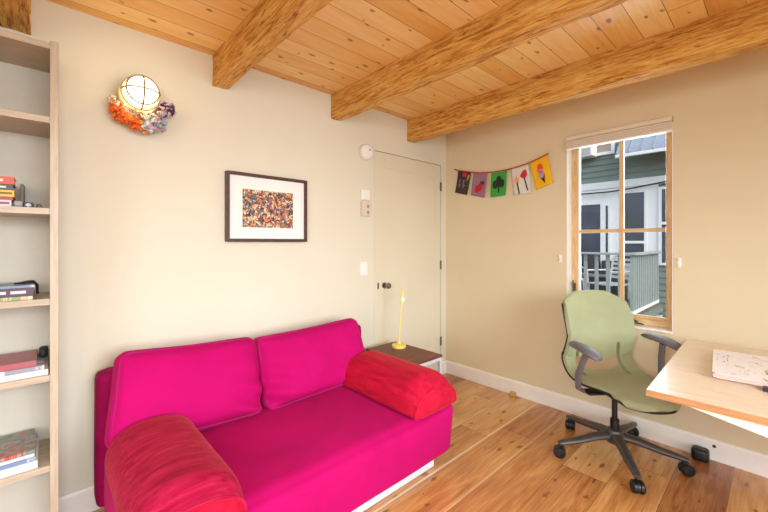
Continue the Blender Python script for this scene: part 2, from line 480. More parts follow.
m = MB(); m.box(fx0 - .012, -1.236, .955, fx0 + .001, -1.214, 1.02); m.tube([(fx0 - .012, -1.225, .99), (fx0 - .03, -1.225, 1.0), (fx0 - .034, -1.225, 1.045)], .006, 8)
m.build('latch', M_HINGE, wn)
m = MB(); m.ball((fx0 - .012, -1.63, .775), .02, (1, 1.5, .8)); m.tube([(fx0 - .02, -1.63, .778), (fx0 - .04, -1.66, .772), (fx0 - .04, -1.70, .768)], .006, 8)
m.build('crank', M_HINGE, wn)
for y0_, y1_ in ((WY1 - .0065, WY1 - .0008), (WY0 + .0008, WY0 + .0065)):
    bx(.002, y0_, WZ0 + .013, fx0 - .001, y1_, WZ1 - .04).build('daylit_reveal_board', M_WHITE, wn, smooth=None)  # white boards added; their colour stands in for daylight on the reveals
# blind
bl = empty('window_blind', (.0, -1.535, 2.1), 0, 'folded white fabric blind raised to the top of the window', 'blind')
bx(-.022, WY0 + .003, 2.152, .03, WY1 - .003, 2.183).build('head_rail', M_BLIND, bl, bevel=.003)
m = MB()
for i in range(4):
    z = 2.148 - i * .0125
    m.box(-.026 + .003 * (i % 2), WY0 + .004, z - .0115, .028, WY1 - .004, z)
m.build('fold_stack', M_BLIND, bl, bevel=.003)
bx(-.024, WY0 + .004, 2.085, .026, WY1 - .004, 2.0975).build('bottom_rail', M_WHITE, bl, bevel=.003)
for y, lab in ((-1.905, 'small white blind cord cleat on the wall right of the window'), (-1.152, 'small white blind cord cleat on the wall left of the window')):
    m = MB(); m.box(-.006, y - .009, 1.19, 0, y + .009, 1.245); m.tube([(-.006, y, 1.23), (-.018, y, 1.235), (-.02, y, 1.25)], .004, 8); m.tube([(-.006, y, 1.205), (-.018, y, 1.2), (-.02, y, 1.185)], .004, 8)
    tag(m.build('cord_cleat', M_PLAST, origin=(0, y, 1.22)), lab, 'cleat')

# ------------------------------------------------------------------ small fittings on the walls
sd = empty('smoke_detector', (-1.094, 0, 2.102), 0, 'round white smoke detector high on the wall beside the door', 'smoke detector')
MB().lathe([(.068, 0), (.068, .012), (.062, .016)], Matrix.Translation((-1.094, 0, 2.102)) @ rot_to((0, -1, 0))).build('mounting_plate', M_PLAST2, sd)
MB().lathe([(.060, .016), (.060, .030), (.050, .040), (.030, .043), (.001, .043)], Matrix.Translation((-1.094, 0, 2.102)) @ rot_to((0, -1, 0))).build('cover', M_PLAST, sd)
MB().lathe([(.008, .043), (.008, .046), (.001, .047)], Matrix.Translation((-1.078, 0, 2.118)) @ rot_to((0, -1, 0)), 12).build('test_button', M_GREYB, sd)
tb = empty('thermostat', (-1.10, 0, 1.745), 0, 'square white wall box mounted above the cream keypad', 'thermostat')
bx(-1.145, -.022, 1.702, -1.055, 0, 1.79).build('housing', M_PLAST, tb, bevel=.006, seg=3)
kp = empty('wall_keypad', (-1.10, 0, 1.625), 0, 'cream wall controller with two buttons under the square white box', 'keypad')
bx(-1.145, -.03, 1.566, -1.06, 0, 1.688).build('housing', M_PLAST2, kp, bevel=.005, seg=3)
for z in (1.648, 1.60):
    bx(-1.098, -.034, z - .012, -1.076, -.028, z + .012).build('button', M_GREYB, kp, bevel=.002)
ls = empty('light_switch', (-1.11, 0, 1.13), 0, 'white light switch left of the door knob', 'light switch')
bx(-1.148, -.007, 1.073, -1.072, 0, 1.187).build('wall_plate', M_PLAST, ls, bevel=.003)
bx(-1.122, -.012, 1.10, -1.098, -.006, 1.16).build('rocker', M_PLAST, ls, bevel=.002)
ds = MB(); ds.box(-.052, -.785, 0, -.017, -.735, .034)
tag(ds.build('door_stop', M_BRASS, bevel=.007, seg=3, origin=(-.035, -.76, 0)), 'small brass coloured block on the floor against the baseboard', 'door stop')

# picture
pf = empty('framed_picture', (-1.945, 0, 1.572), 0, 'framed multicoloured abstract picture with a white mat above the sofa', 'picture')
px0, px1, pz0, pz1 = -2.232, -1.666, 1.353, 1.793
m = MB(); b = .019
m.box(px0, -.038, pz0, px0 + b, 0, pz1); m.box(px1 - b, -.038, pz0, px1, 0, pz1); m.box(px0 + b, -.038, pz0, px1 - b, 0, pz0 + b); m.box(px0 + b, -.038, pz1 - b, px1 - b, 0, pz1)
m.build('frame', M_FRAME, pf, bevel=.0015)
bx(px0 + b, -.020, pz0 + b, px1 - b, -.002, pz1 - b).build('mat_board', plain('white mat board', (240, 240, 238), .7, var=.01), pf)
def art():
    t = NT('abstract colours'); o = t.mapping(t.obj(), (1, 0, 1))
    dist = t.n('ShaderNodeTexNoise'); t.link(dist.inputs['Vector'], o); dist.inputs['Scale'].default_value = 22
    vv = t.n('ShaderNodeVectorMath', {'operation': 'MULTIPLY_ADD'}); t.link(vv.inputs[0], dist.outputs['Color']); vv.inputs[1].default_value = (.05, .05, .05); t.link(vv.inputs[2], o)
    vo = t.n('ShaderNodeTexVoronoi'); t.link(vo.inputs['Vector'], vv.outputs[0]); vo.inputs['Scale'].default_value = 84
    sc = t.n('ShaderNodeSeparateColor'); t.link(sc.inputs[0], vo.outputs['Color'])
    pal = [(232, 206, 164), (214, 110, 50), (238, 222, 192), (176, 50, 40), (70, 90, 110), (200, 150, 60), (96, 118, 70), (60, 50, 74), (236, 160, 90), (190, 120, 130), (222, 206, 180), (84, 112, 150)]
    col = t.ramp(sc.outputs[0], [(i / 12, c255(*q)) for i, q in enumerate(pal)], 'CONSTANT')
    ve = t.n('ShaderNodeTexVoronoi', {'feature': 'DISTANCE_TO_EDGE'}); t.link(ve.inputs['Vector'], vv.outputs[0]); ve.inputs['Scale'].default_value = 84
    col = t.mix(t.math('MULTIPLY', t.math('LESS_THAN', ve.outputs[0], .07), .7), col, c255(60, 44, 38))
    return t.bsdf(col, .6, 0)
bx(-2.128, -.0215, 1.446, -1.772, -.0198, 1.692).build('print', art(), pf)

# ------------------------------------------------------------------ bunting on the window wall
bn = empty('bunting', (0, -.58, 2.0), 0, 'string of five coloured cloth flags hanging between the corner and the window', 'bunting')
X = -.015
spts = [(-.118, 2.092), (-.164, 2.073), (-.303, 2.036), (-.42, 2.012), (-.522, 2.003), (-.62, 2.0), (-.703, 2.002), (-.80, 2.013), (-.888, 2.027), (-.98, 2.053), (-1.058, 2.081)]
MB().tube([(X, y, z) for y, z in spts], .006, 8).build('string', M_RED, bn)
for y, z in (spts[0], spts[-1]): MB().cyl((-.0005, y, z), (-.022, y, z), .004, n=10).build('pin', M_CHROME, bn)
flags = [
 ([(-.164, 2.066), (-.314, 2.028), (-.268, 1.816), (-.125, 1.856)], (62, 48, 50)),
 ([(-.345, 2.022), (-.499, 2.003), (-.466, 1.771), (-.314, 1.812)], (150, 112, 132)),
 ([(-.539, 2.002), (-.693, 1.999), (-.679, 1.774), (-.529, 1.769)], (56, 160, 60)),
 ([(-.729, 2.003), (-.887, 2.024), (-.914, 1.771), (-.764, 1.766)], (214, 212, 204)),
 ([(-.899, 2.030), (-1.051, 2.076), (-1.101, 1.834), (-.959, 1.79)], (238, 184, 20))]
def motif(poly, rgb, q, parent, nm):
    """poly in flag units (0..1 right, 0..1 down)"""
    m = MB()
    def fn(a, b, d):
        tl, tr, br, bl_ = q
        y = (1 - b) * ((1 - a) * tl[0] + a * tr[0]) + b * ((1 - a) * bl_[0] + a * br[0])
        z = (1 - b) * ((1 - a) * tl[1] + a * tr[1]) + b * ((1 - a) * bl_[1] + a * br[1])
        return (X - .0015 - d - .006 * math.sin(b * 3) * math.sin(a * 5 + q[0][0] * 9), y, z)
    for p in poly: m.prism(p, .001, .0032, fn)
    m.build(nm, plain(nm + ' felt', rgb, .85), parent, smooth=None)
def circ(cx, cy, r, n=14, sx=1.0): return [(cx + sx * r * math.cos(2 * PI * i / n), cy + r * math.sin(2 * PI * i / n)) for i in range(n)]
for fi, (q, rgb) in enumerate(flags):
    vs, fs = [], []; n = 12
    for j in range(n + 1):
        for i in range(n + 1):
            a, b = i / n, j / n
            y = (1 - b) * ((1 - a) * q[0][0] + a * q[1][0]) + b * ((1 - a) * q[3][0] + a * q[2][0])
            z = (1 - b) * ((1 - a) * q[0][1] + a * q[1][1]) + b * ((1 - a) * q[3][1] + a * q[2][1])
            vs.append((X - .006 * math.sin(b * 3) * math.sin(a * 5 + q[0][0] * 9), y, z))
    for j in range(n):
        for i in range(n):
            fs.append((j * (n + 1) + i, j * (n + 1) + i + 1, (j + 1) * (n + 1) + i + 1, (j + 1) * (n + 1) + i))
    fl = MB().add(vs, fs).build('flag', plain('flag cloth %d' % fi, rgb, .85, bump=.1), bn, solid=.002)
    fl['label'] = ['dark flag with pale figures', 'mauve flag with red cherries', 'green flag with a black shamrock', 'white flag with two flowers', 'yellow flag with an ice cream cone'][fi]
    if fi == 0:
        motif([circ(.28, .42, .07), [(.24, .5), (.32, .5), (.34, .72), (.22, .72)], circ(.6, .42, .07), [(.56, .5), (.64, .5), (.66, .72), (.54, .72)], [(.15, .6), (.8, .58), (.8, .62), (.15, .64)]], (128, 116, 120), q, fl, 'pale_figure')
        motif([circ(.5, .13, .1), circ(.66, .12, .1)], (190, 44, 40), q, fl, 'red_bow')
        motif([[(.84, .1), (.96, .08), (.9, .3), (.8, .4)]], (170, 150, 60), q, fl, 'yellow_tassel')
    if fi == 1:
        motif([circ(.40, .70, .17), circ(.6, .62, .15)], (196, 24, 50), q, fl, 'cherry')
        motif([[(.44, .58), (.62, .36), (.84, .42), (.86, .5), (.66, .46), (.5, .6)], [(.6, .34), (.86, .36), (.88, .46), (.66, .44)]], (110, 30, 50), q, fl, 'stem')
    if fi == 2:
        motif([circ(.5, .34, .16), circ(.30, .52, .17), circ(.70, .50, .17), [(.46, .4), (.54, .4), (.56, .84), (.48, .86)]], (16, 44, 30), q, fl, 'shamrock')
    if fi == 3:
        motif([[(.26, .56), (.33, .56), (.36, .98), (.28, .98)], [(.68, .4), (.74, .4), (.86, .88), (.8, .9)]], (34, 44, 36), q, fl, 'stem')
        motif([[(.1, .36), (.2, .46), (.28, .32), (.36, .46), (.46, .34), (.38, .6), (.22, .6)]], (226, 160, 90), q, fl, 'orange_flower')
        motif([[(.5, .36), (.66, .2), (.84, .16), (.9, .34), (.78, .46), (.6, .44)]], (196, 40, 60), q, fl, 'red_flower')
    if fi == 4:
        motif([circ(.5, .36, .17)], (228, 84, 40), q, fl, 'red_scoop')
        motif([circ(.5, .54, .16)], (164, 160, 178), q, fl, 'grey_scoop')
        motif([[(.34, .60), (.68, .58), (.58, .90)]], (52, 34, 40), q, fl, 'cone')

# ------------------------------------------------------------------ sconce with garland
sc = empty('wall_sconce', (-2.69, 0, 2.115), 0, 'lit round bulkhead wall lamp with a wire cage', 'wall lamp')
C0 = Vector((-2.69, -.140, 2.113)); RG = .075
Mx = Matrix.Translation((-2.69, 0, 2.113)) @ rot_to((0, -1, 0))
MB().lathe([(.086, 0), (.090, .006), (.090, .05), (.092, .056), (.092, .074), (.086, .080), (.07, .082)], Mx, 36).build('base', plain('ivory enamel', (214, 200, 160), .4), sc)
MB().ball(C0, RG, (1, .92, 1), 32, 20).build('globe', M_GLOBE, sc)
def ring(c, r, ax, n=40, a0=0, a1=2 * PI, tr=.0042):
    m = MB(); pts = []
    for i in range(n + 1):
        q = a0 + (a1 - a0) * i / n
        u, v = math.cos(q) * r, math.sin(q) * r
        pts.append({'y': (c[0] + u, c[1], c[2] + v), 'x': (c[0], c[1] - v, c[2] + u), 'z': (c[0] + u, c[1] - v, c[2])}[ax])
    m.tube(pts, tr, 8); return m
cage = plain('cage wire', (142, 124, 96), .5)
ring(C0 + Vector((0, .02, 0)), .083, 'y').build('cage_ring', cage, sc)
ring(C0 + Vector((0, -.040, 0)), .070, 'y').build('cage_ring', cage, sc)
ring(C0 + Vector((0, .005, 0)), .083, 'x', a0=0, a1=PI).build('cage_bar', cage, sc)
ring(C0 + Vector((0, .005, 0)), .083, 'z', a0=0, a1=PI).build('cage_bar', cage, sc)
gd = empty('flower_garland', (-2.67, -.05, 1.98), 0, 'orange, pale blue and purple cloth garland hung under the wall lamp', 'garland')
def petals(name, path, rgbs, cnt, size, rad):
    mats = []
    for rgb in rgbs:
        m = MB()
        for _ in range(cnt):
            s_ = random.random() * (len(path) - 1); i = int(s_); f = s_ - i
            p = Vector(path[i]).lerp(Vector(path[min(i + 1, len(path) - 1)]), f)
            p += Vector((random.uniform(-1, 1) * rad, random.uniform(-.8, .8) * rad, random.uniform(-1, 1) * rad))
            p.y = min(p.y, -.012)
            R_ = Matrix.Rotation(random.uniform(0, 6.28), 4, 'Z') @ Matrix.Rotation(random.uniform(0, 6.28), 4, 'X')
            vs, fs = [], []
            L_, W_ = size * random.uniform(.7, 1.3), size * .5
            for a in range(5):
                for b_ in range(3):
                    u = a / 4; w_ = (b_ - 1) * W_ * math.sin(PI * (.12 + .85 * u))
                    vs.append((L_ * (u - .3), w_, .3 * L_ * math.sin(u * 3) + .25 * abs(w_) + random.uniform(-.003, .003)))
            for a in range(4):
                for b_ in range(2): fs.append((a * 3 + b_, a * 3 + b_ + 1, (a + 1) * 3 + b_ + 1, (a + 1) * 3 + b_))
            vs = [Vector((v[0], v[1], v[2])) for v in vs]
            vs = [R_ @ v + p for v in vs]
            for v in vs: v.y = min(v.y, -.004)
            m.add(vs, fs)
        o = m.build(name, plain(name + str(rgb), rgb, .8), gd, solid=.0015, smooth=60)
        mats.append(o)
    return mats
petals('orange_petals', [(-2.80, -.07, 2.025), (-2.765, -.08, 1.995), (-2.73, -.09, 1.97), (-2.69, -.09, 1.95)], [(238, 110, 40), (240, 140, 60)], 60, .028, .024)
petals('cream_petals', [(-2.82, -.06, 2.07), (-2.77, -.08, 2.045), (-2.72, -.09, 2.02), (-2.66, -.1, 2.01), (-2.61, -.1, 2.03)], [(236, 214, 180)], 50, .026, .022)
petals('pale_blue_petals', [(-2.665, -.09, 1.965), (-2.64, -.09, 1.97), (-2.60, -.09, 1.995)], [(150, 176, 184), (206, 170, 184), (220, 226, 226)], 40, .028, .03)
petals('purple_petals', [(-2.60, -.08, 2.03), (-2.57, -.08, 2.06), (-2.545, -.08, 2.10)], [(92, 52, 86), (196, 176, 190)], 42, .028, .026)
MB().tube([(-2.81, -.03, 2.07), (-2.76, -.05, 2.02), (-2.69, -.06, 1.985), (-2.62, -.06, 2.0), (-2.55, -.04, 2.10)], .006, 8).build('cord', M_PLAST2, gd)

# ------------------------------------------------------------------ bookshelf
bs = empty('bookshelf', (-3.42, -.16, 0), 0, 'tall pale wood bookshelf against the wall left of the sofa', 'bookshelf')
sx0, sx1, syf, syb = -3.84, -3.008, -.312, -.004
bx(sx1 - .027, syf, 0, sx1, syb, 2.178).build('side_panel', M_SHELF, bs, bevel=.0015)
bx(sx0, syf, 0, sx0 + .027, syb, 2.178).build('side_panel', M_SHELF, bs, bevel=.0015)
bx(sx0 + .027, -.018, .02, sx1 - .027, -.006, 2.17).build('back_panel', M_SHELFBACK, bs)
SH = [.07, .428, .80, 1.115, 1.488, 1.864, 2.170]
for i, z in enumerate(SH):
    th = .026
    bx(sx0 + .027, syf + .003, z - th, sx1 - .027, -.018, z).build('shelf' if i < 6 else 'top_panel', M_SHELFH, bs, bevel=.0012)
bx(sx0 + .027, syf + .02, 0, sx1 - .027, syf + .036, SH[0] - .026).build('plinth', M_SHELFH, bs)

M_PAGES = plain('paper page edges', (228, 222, 212), .8, var=.08, scale=3, stretch=(1, 1, 300))
def book(name, x0, x1, y0, y1, z0, th, rgb, label, cat, group, spine=None, art_cols=None, rz=0.0, hard=True, tilt=0.0):
    """book lying flat: cover wraps three sides; pages show at the right end"""
    cx, cy = (x0 + x1) / 2, (y0 + y1) / 2
    r = empty(name, (cx, cy, z0), rz, label, cat, group)
    if tilt: r.rotation_euler = (0, tilt, rz); r.matrix_basis = r.matrix_basis @ Matrix.Rotation(tilt, 4, 'Y')
    hx, hy = (x1 - x0) / 2, (y1 - y0) / 2
    ct = .0025 if hard else .001
    t = NT(name + ' cover ' + label[:12]); o = t.obj()
    if art_cols:
        nz = t.noise(t.mapping(o, (6, 10, 1)), 1.3, 5, .65, 2.0)
        col = t.ramp(nz, [(i * .09 + .3, c255(*q)) for i, q in enumerate(art_cols)], 'CONSTANT' if len(art_cols) > 3 else 'LINEAR')
    else:
        col = t.ramp(t.noise(o, 8, 3), [(.3, tuple(x * .9 for x in c255(*rgb)[:3]) + (1,)), (.7, c255(*rgb))])
    t.bsdf(col, .4)
    m = MB(); m.box(-hx, -hy, 0, hx, hy, ct); m.box(-hx, -hy, th - ct, hx, hy, th); m.box(-hx, -hy, ct, hx, -hy + ct, th - ct)
    m.build('cover', t.m, r, local=True, bevel=.0006)
    bx(-hx + .003, -hy + ct, ct, hx - (.004 if hard else .001), hy - .003, th - ct).build('pages', M_PAGES, r, local=True)
    if spine:
        m = MB(); a = -hx + .05
        for k in range(spine[1]):
            L_ = random.uniform(.015, .05); m.box(a, -hy - .0006, th * .35, min(a + L_, hx - .006), -hy + .0005, th * .68); a += L_ + .012
            if a > hx - .03: break
        m.build('spine_block', plain('spine marks' + label[:9], spine[0], .5), r, local=True)
    return r
G4 = 'paperbacks stacked on the upper shelf'
z = 1.488
for (x1, th, rgb, lab, sp) in [
    (-3.147, .026, (220, 196, 206), 'pink and white book at the bottom of the upper shelf stack', ((120, 90, 110), 6)),
    (-3.142, .012, (156, 34, 30), 'thin red book second from the bottom of the upper shelf stack', None),
    (-3.139, .026, (226, 184, 40), 'yellow book in the middle of the upper shelf stack', ((120, 90, 30), 6)),
    (-3.142, .022, (48, 44, 56), 'black book with pale lettering in the upper shelf stack', ((220, 214, 206), 7)),
    (-3.139, .030, (206, 62, 34), 'orange red book on top of the upper shelf stack', ((240, 220, 180), 4))]:
    book('paperback', x1 - .2, x1, -.285, -.165, z, th, rgb, lab, 'book', G4, sp); z += th + .0004
m = MB(); m.box(-3.130, -.12, 1.4885, -3.118, -.03, 1.60)
tag(m.build('booklet', plain('grey booklet', (128, 124, 116), .6), bevel=.002, origin=(-3.124, -.08, 1.4885)), 'grey booklet standing behind the stack on the upper shelf', 'booklet')
tag(soft_box((-3.128, -.262, 1.502), (.028, .04, .026), .008, n=8).build('trinket', plain('grey trinket', (150, 150, 156), .5)), 'small pale grey trinket beside the paperback stack', 'trinket')
cm = empty('toy_camera', (-3.099, -.262, 1.4885), 0, 'tiny black camera shaped object on the upper shelf', 'camera')
bx(-3.114, -.28, 1.4885, -3.084, -.25, 1.509).build('body', M_BLACK, cm, bevel=.003)
MB().lathe([(.008, 0), (.008, .006), (.005, .008), (.001, .008)], Matrix.Translation((-3.099, -.28, 1.498)) @ rot_to((0, -1, 0)), 16).build('lens', M_ALU, cm)
tag(MB().lathe([(.009, 0), (.010, .006), (.007, .016), (.002, .019)], Matrix.Translation((-3.068, -.25, 1.4885)), 14).build('wooden_bead', plain('brown bead', (120, 96, 76), .5)), 'small brown knob shaped bead at the right of the upper shelf', 'bead')
# shelf at 1.115
G3 = 'books lying on the middle shelf'
z = 1.115
for (x1, th, rgb, lab, sp, ac) in [
    (-3.086, .014, (206, 150, 120), 'thin pink and green book at the bottom of the middle shelf pile', None, [(206, 120, 110), (224, 206, 180), (140, 160, 110), (230, 180, 150)]),
    (-3.083, .034, (74, 52, 74), 'dark purple book with white end on the middle shelf', ((214, 208, 214), 5), None),
    (-3.080, .010, (196, 206, 220), 'pale blue magazine on top of the middle shelf pile', None, [(190, 204, 222), (226, 228, 232), (120, 140, 170)])]:
    book('hardback', x1 - .26, x1, -.29, -.10, z, th, rgb, lab, 'book', G3, sp, ac); z += th + .0004
m = MB()
m.tube([(-3.12, -.2, z + .004), (-3.10, -.26, z + .012), (-3.085, -.282, z + .014), (-3.074, -.27, z - .002), (-3.073, -.25, z - .04)], .005, 8)
m.tube([(-3.14, -.23, z + .004), (-3.11, -.27, z + .008), (-3.078, -.262, z + .006)], .004, 8)
tag(m.build('cable', M_BLACK, origin=(-3.1, -.24, z)), 'short black cable draped over the middle shelf pile', 'cable')
# shelf at .80
G2 = 'magazines on the second lowest shelf'
z = .80
for (x0_, x1, y0_, th, rgb, lab, ac) in [
    (-3.33, -3.040, -.292, .022, (226, 226, 222), 'thick white magazine at the bottom of the second lowest shelf', None),
    (-3.34, -3.052, -.285, .016, (206, 206, 214), 'white and grey magazine in the middle of the second lowest shelf', [(206, 206, 214), (236, 236, 236), (150, 150, 164)]),
    (-3.36, -3.075, -.28, .024, (120, 92, 104), 'mauve covered book on top of the second lowest shelf', [(110, 84, 98), (140, 104, 112), (170, 90, 100)])]:
    book('magazine', x0_, x1, y0_, -.07, z, th, rgb, lab, 'magazine', G2, None, ac, hard=False); z += th + .0004
tag(soft_box((-3.056, -.10, .855), (.028, .10, .035), .010, n=8, wob=.006, freq=40).build('pouch', plain('black pouch', (36, 36, 38), .6)), 'small black pouch behind the magazines on the second lowest shelf', 'pouch')
# shelf at .428
G1 = 'magazines on the lowest visible shelf'
z = .428
for (x0_, x1, y0_, th, rgb, lab, ac, rz) in [
    (-3.36, -3.072, -.296, .030, (232, 230, 226), 'thick white catalogue at the bottom of the lowest visible shelf', None, 0),
    (-3.36, -3.078, -.29, .014, (176, 190, 214), 'pale blue magazine second in the lowest shelf pile', [(170, 186, 216), (226, 230, 236), (120, 140, 180)], 0),
    (-3.37, -3.084, -.288, .012, (226, 226, 226), 'white magazine third in the lowest shelf pile', None, .02),
    (-3.37, -3.082, -.285, .014, (110, 112, 106), 'grey and red covered magazine on top of the lowest shelf pile', [(84, 88, 84), (128, 130, 122), (150, 152, 146), (196, 76, 60), (60, 64, 66), (170, 176, 172)], .03)]:
    book('magazine', x0_, x1, y0_, -.05, z, th, rgb, lab, 'magazine', G1, None, ac, rz=rz, hard=False); z += th + .0006

# ------------------------------------------------------------------ sofa
so = empty('sofa', (-2.05, -.55, 0), 0, 'magenta velvet two seat sofa on a silver plinth', 'sofa')
bx(-2.78, -.94, .002, -1.335, -.12, .088).build('plinth', M_ALU, so, bevel=.003)
def seat_taper(q):
    # front face leans out towards the top
    if q.y < -.2: q.y -= .03 * (q.z + .16) / .3
    return q
soft_box((-2.045, -.60, .242), (1.60, .83, .31), .055, (.012, .022, .012), 30, .004, 2.5, taper=seat_taper).build('seat', M_SOFA, so, smooth=60)
soft_box((-2.06, -.095, .39), (1.63, .14, .66), .045, (0, .01, 0), 20, .003, 3).build('backrest', M_SOFASIDE, so, smooth=60)
# loose back cushions, leaning on the backrest
def back_cushion(cx, wdt, hgt, cy, cz, roll, lean, lab, seed):
    M = Matrix.Rotation(roll, 4, 'Y') @ Matrix.Rotation(-lean, 4, 'X')
    r = empty('back_cushion', (cx, cy, cz - hgt / 2), 0, lab, 'cushion', 'sofa back cushions')
    def tp(q):
        # slumped: creases gather towards the inner bottom corner
        u, v = q.x / (wdt / 2), q.z / (hgt / 2)
        side = seed * u
        w_ = max(0, side) ** 1.5 * max(0, .55 - v)
        q.y -= .020 * w_ * math.sin(11 * v + 6 * u)
        if seed > 0 and u < 0: q.x += .036 * (v + 1) * .5 * -u
        q.y += -.03 * (1 - v) * .5
        q.z -= .012 * (1 - u * u) * max(0, v)
        return q
    o = soft_box((cx, cy, cz), (wdt, .15, hgt), .05, (.004, .032, .008), 30, .006, 4.0, M=M, taper=tp)
    o.build('cover', M_SOFACUSH, r, smooth=60)
    # piped seam round the front edge
    mb = MB()
    for sy_ in (-1, 1):
        pts = []
        a, b_, rr = wdt / 2 - .012, hgt / 2 - .008, .05
        for (qx, qz, a0) in ((a - rr, b_ - rr, 0), (-a + rr, b_ - rr, PI / 2), (-a + rr, -b_ + rr, PI), (a - rr, -b_ + rr, 1.5 * PI)):
            for k in range(7):
                q = a0 + PI / 2 * k / 6
                p = Vector((qx + rr * math.cos(q), sy_ * .056, qz + rr * math.sin(q)))
                p = Vector(tp(p)); pts.append(M @ p + Vector((cx, cy, cz)))
        pts.append(pts[0]); mb.tube(pts, .0045, 8, cap=False)
    mb.build('piping', M_PIPE, r)
back_cushion(-2.505, .69, .42, -.285, .607, .055, .30, 'magenta back cushion at the bookshelf end of the sofa', 1)
back_cushion(-1.772, .755, .415, -.285, .588, -.03, .30, 'magenta back cushion at the side table end of the sofa', -1)
# half round bolsters
def bolster(cx, a, hgt, y0, y1, z0, mbody, lab):
    r = empty('bolster', (cx, (y0 + y1) / 2, z0), 0, lab, 'bolster', 'bolsters on the sofa')
    N = 48
    def prof(s_):
        pts = []
        for k in range(N):
            q = 2 * PI * k / N
            c_, s2 = math.cos(q), math.sin(q)
            x = a * math.copysign(abs(c_) ** .9, c_)
            zz = hgt * (.16 + .84 * abs(s2) ** .85) if s2 >= 0 else hgt * (.16 - .16 * abs(s2) ** .5)
            pts.append((x * s_, (zz - hgt * .45) * s_ + hgt * .45))
        return pts
    m = MB(); vs, fs = [], []
    Ln = y1 - y0
    st = []                                  # (y, x scale, height scale)
    for i in range(7):
        q = PI / 2 * i / 6; st.append((y1 - .03 * (1 - math.sin(q)), .25 + .75 * math.sin(q) ** .6 if i else .03, .3 + .7 * math.sin(q) ** .6 if i else .03))
    st = [(y1 - .03 * (i / 6) ** 2, max(.03, math.sin(PI / 2 * i / 6) ** .5), max(.05, math.sin(PI / 2 * i / 6) ** .5)) for i in range(7)]
    for i in range(1, 13): st.append((y1 - .03 - (Ln - .13) * i / 12, 1.0, 1.0))
    for i in range(1, 9):
        q = i / 8; st.append((y0 + .10 * (1 - q), 1 - .07 * q ** 2.2, 1 - .34 * q ** 2.0))
    def ringpts(y, sx_, sz_):
        for (x, zz) in prof(1.0):
            nv = noise.noise_vector(Vector((x * 6 + cx, y * 6, zz * 6))) * .005
            yield (cx + x * sx_ + nv.x, y, z0 + max(.001, zz * sz_ + nv.z * (zz > .03)))
    for y, sx_, sz_ in st: vs += list(ringpts(y, sx_, sz_))
    k = len(st)
    for i in range(k - 1):
        for j in range(N):
            fs.append((i * N + j, i * N + (j + 1) % N, (i + 1) * N + (j + 1) % N, (i + 1) * N + j))
    fs.append(tuple(range(N)))
    m.add(vs, fs); m.build('cover', mbody, r, smooth=60)
    # front end panel, domed
    m = MB(); vs, fs = [], []
    last = list(ringpts(y0, .93, .66)); zc = z0 + hgt * .3
    for i, s_ in enumerate((1.0, .94, .8, .55, .28, .03)):
        for (x, y, zz) in last:
            vs.append((cx + (x - cx) * s_, y0 - .035 * (1 - s_ ** 2.2), zc + (zz - zc) * s_))
    for i in range(5):
        for j in range(N): fs.append((i * N + j, i * N + (j + 1) % N, (i + 1) * N + (j + 1) % N, (i + 1) * N + j))
    fs.append(tuple(5 * N + j for j in range(N)))
    m.add(vs, fs); m.build('end_panel', M_BOLEND, r, smooth=60)
    pts = list(last); pts.append(pts[0])
    MB().tube(pts, .005, 8, cap=False).build('piping', mbody, r)
bolster(-1.445, .190, .200, -1.05, -.40, .404, M_BOL, 'red velvet half round bolster at the side table end of the sofa')
bolster(-2.698, .172, .168, -1.10, -.435, .404, M_BOLNAP, 'red velvet half round bolster at the bookshelf end of the sofa')

# ------------------------------------------------------------------ side table and lamp
st_ = empty('side_table', (-1.01, -.37, 0), 0, 'low side table with dark wood top and white metal frame beside the sofa', 'side table')
tx0, tx1, ty0, ty1 = -1.175, -.850, -.622, -.115
bx(tx0, ty0, .482, tx1, ty1, .5).build('table_top', M_DARKTOP, st_, bevel=.002)
t_ = .024
for x in (tx0 + .002, tx1 - .002 - t_):
    for y in (ty0 + .002, ty1 - .002 - t_):
        bx(x, y, 0, x + t_, y + t_, .4815).build('leg', M_ALU, st_, bevel=.001)
m = MB()
for y in (ty0 + .002, ty1 - .002 - t_): m.box(tx0 + .026, y, .4575, tx1 - .026, y + t_, .4815)
for x in (tx0 + .002, tx1 - .002 - t_): m.box(x, ty0 + .026, .4575, x + t_, ty1 - .026, .4815)
m.build('frame_rail', M_ALU, st_, bevel=.001)
lp = empty('table_lamp', (-.955, -.262, .5), 0, 'slim yellow lit stick lamp on the dark side table', 'lamp')
lx, ly = -.955, -.262
MB().lathe([(.056, 0), (.058, .004), (.058, .02), (.054, .025), (.015, .028), (.012, .05), (.006, .056)], Matrix.Translation((lx, ly, .5)), 32).build('base', M_YELLOW, lp)
MB().tube([(lx, ly, .54), (lx + .018, ly, .72), (lx + .034, ly, .86)], .0055, 10).build('stem', M_YELLOW, lp)
Mh = Matrix.Translation((lx + .035, ly, .86)) @ Matrix.Rotation(.09, 4, 'Y')
MB().box(-.012, -.009, -.005, .012, .009, .105, Mh).build('lamp_head', M_YELLOW, lp, bevel=.004, seg=3)
MB().ball((lx + .037, ly - .013, .885), .0075, (1, .7, 1)).build('bulb', M_LED, lp)

# ------------------------------------------------------------------ office chair
ch = empty('office_chair', (-.411, -1.643, 0), math.radians(232), 'sage green office chair with grey armrests on black casters', 'office chair')
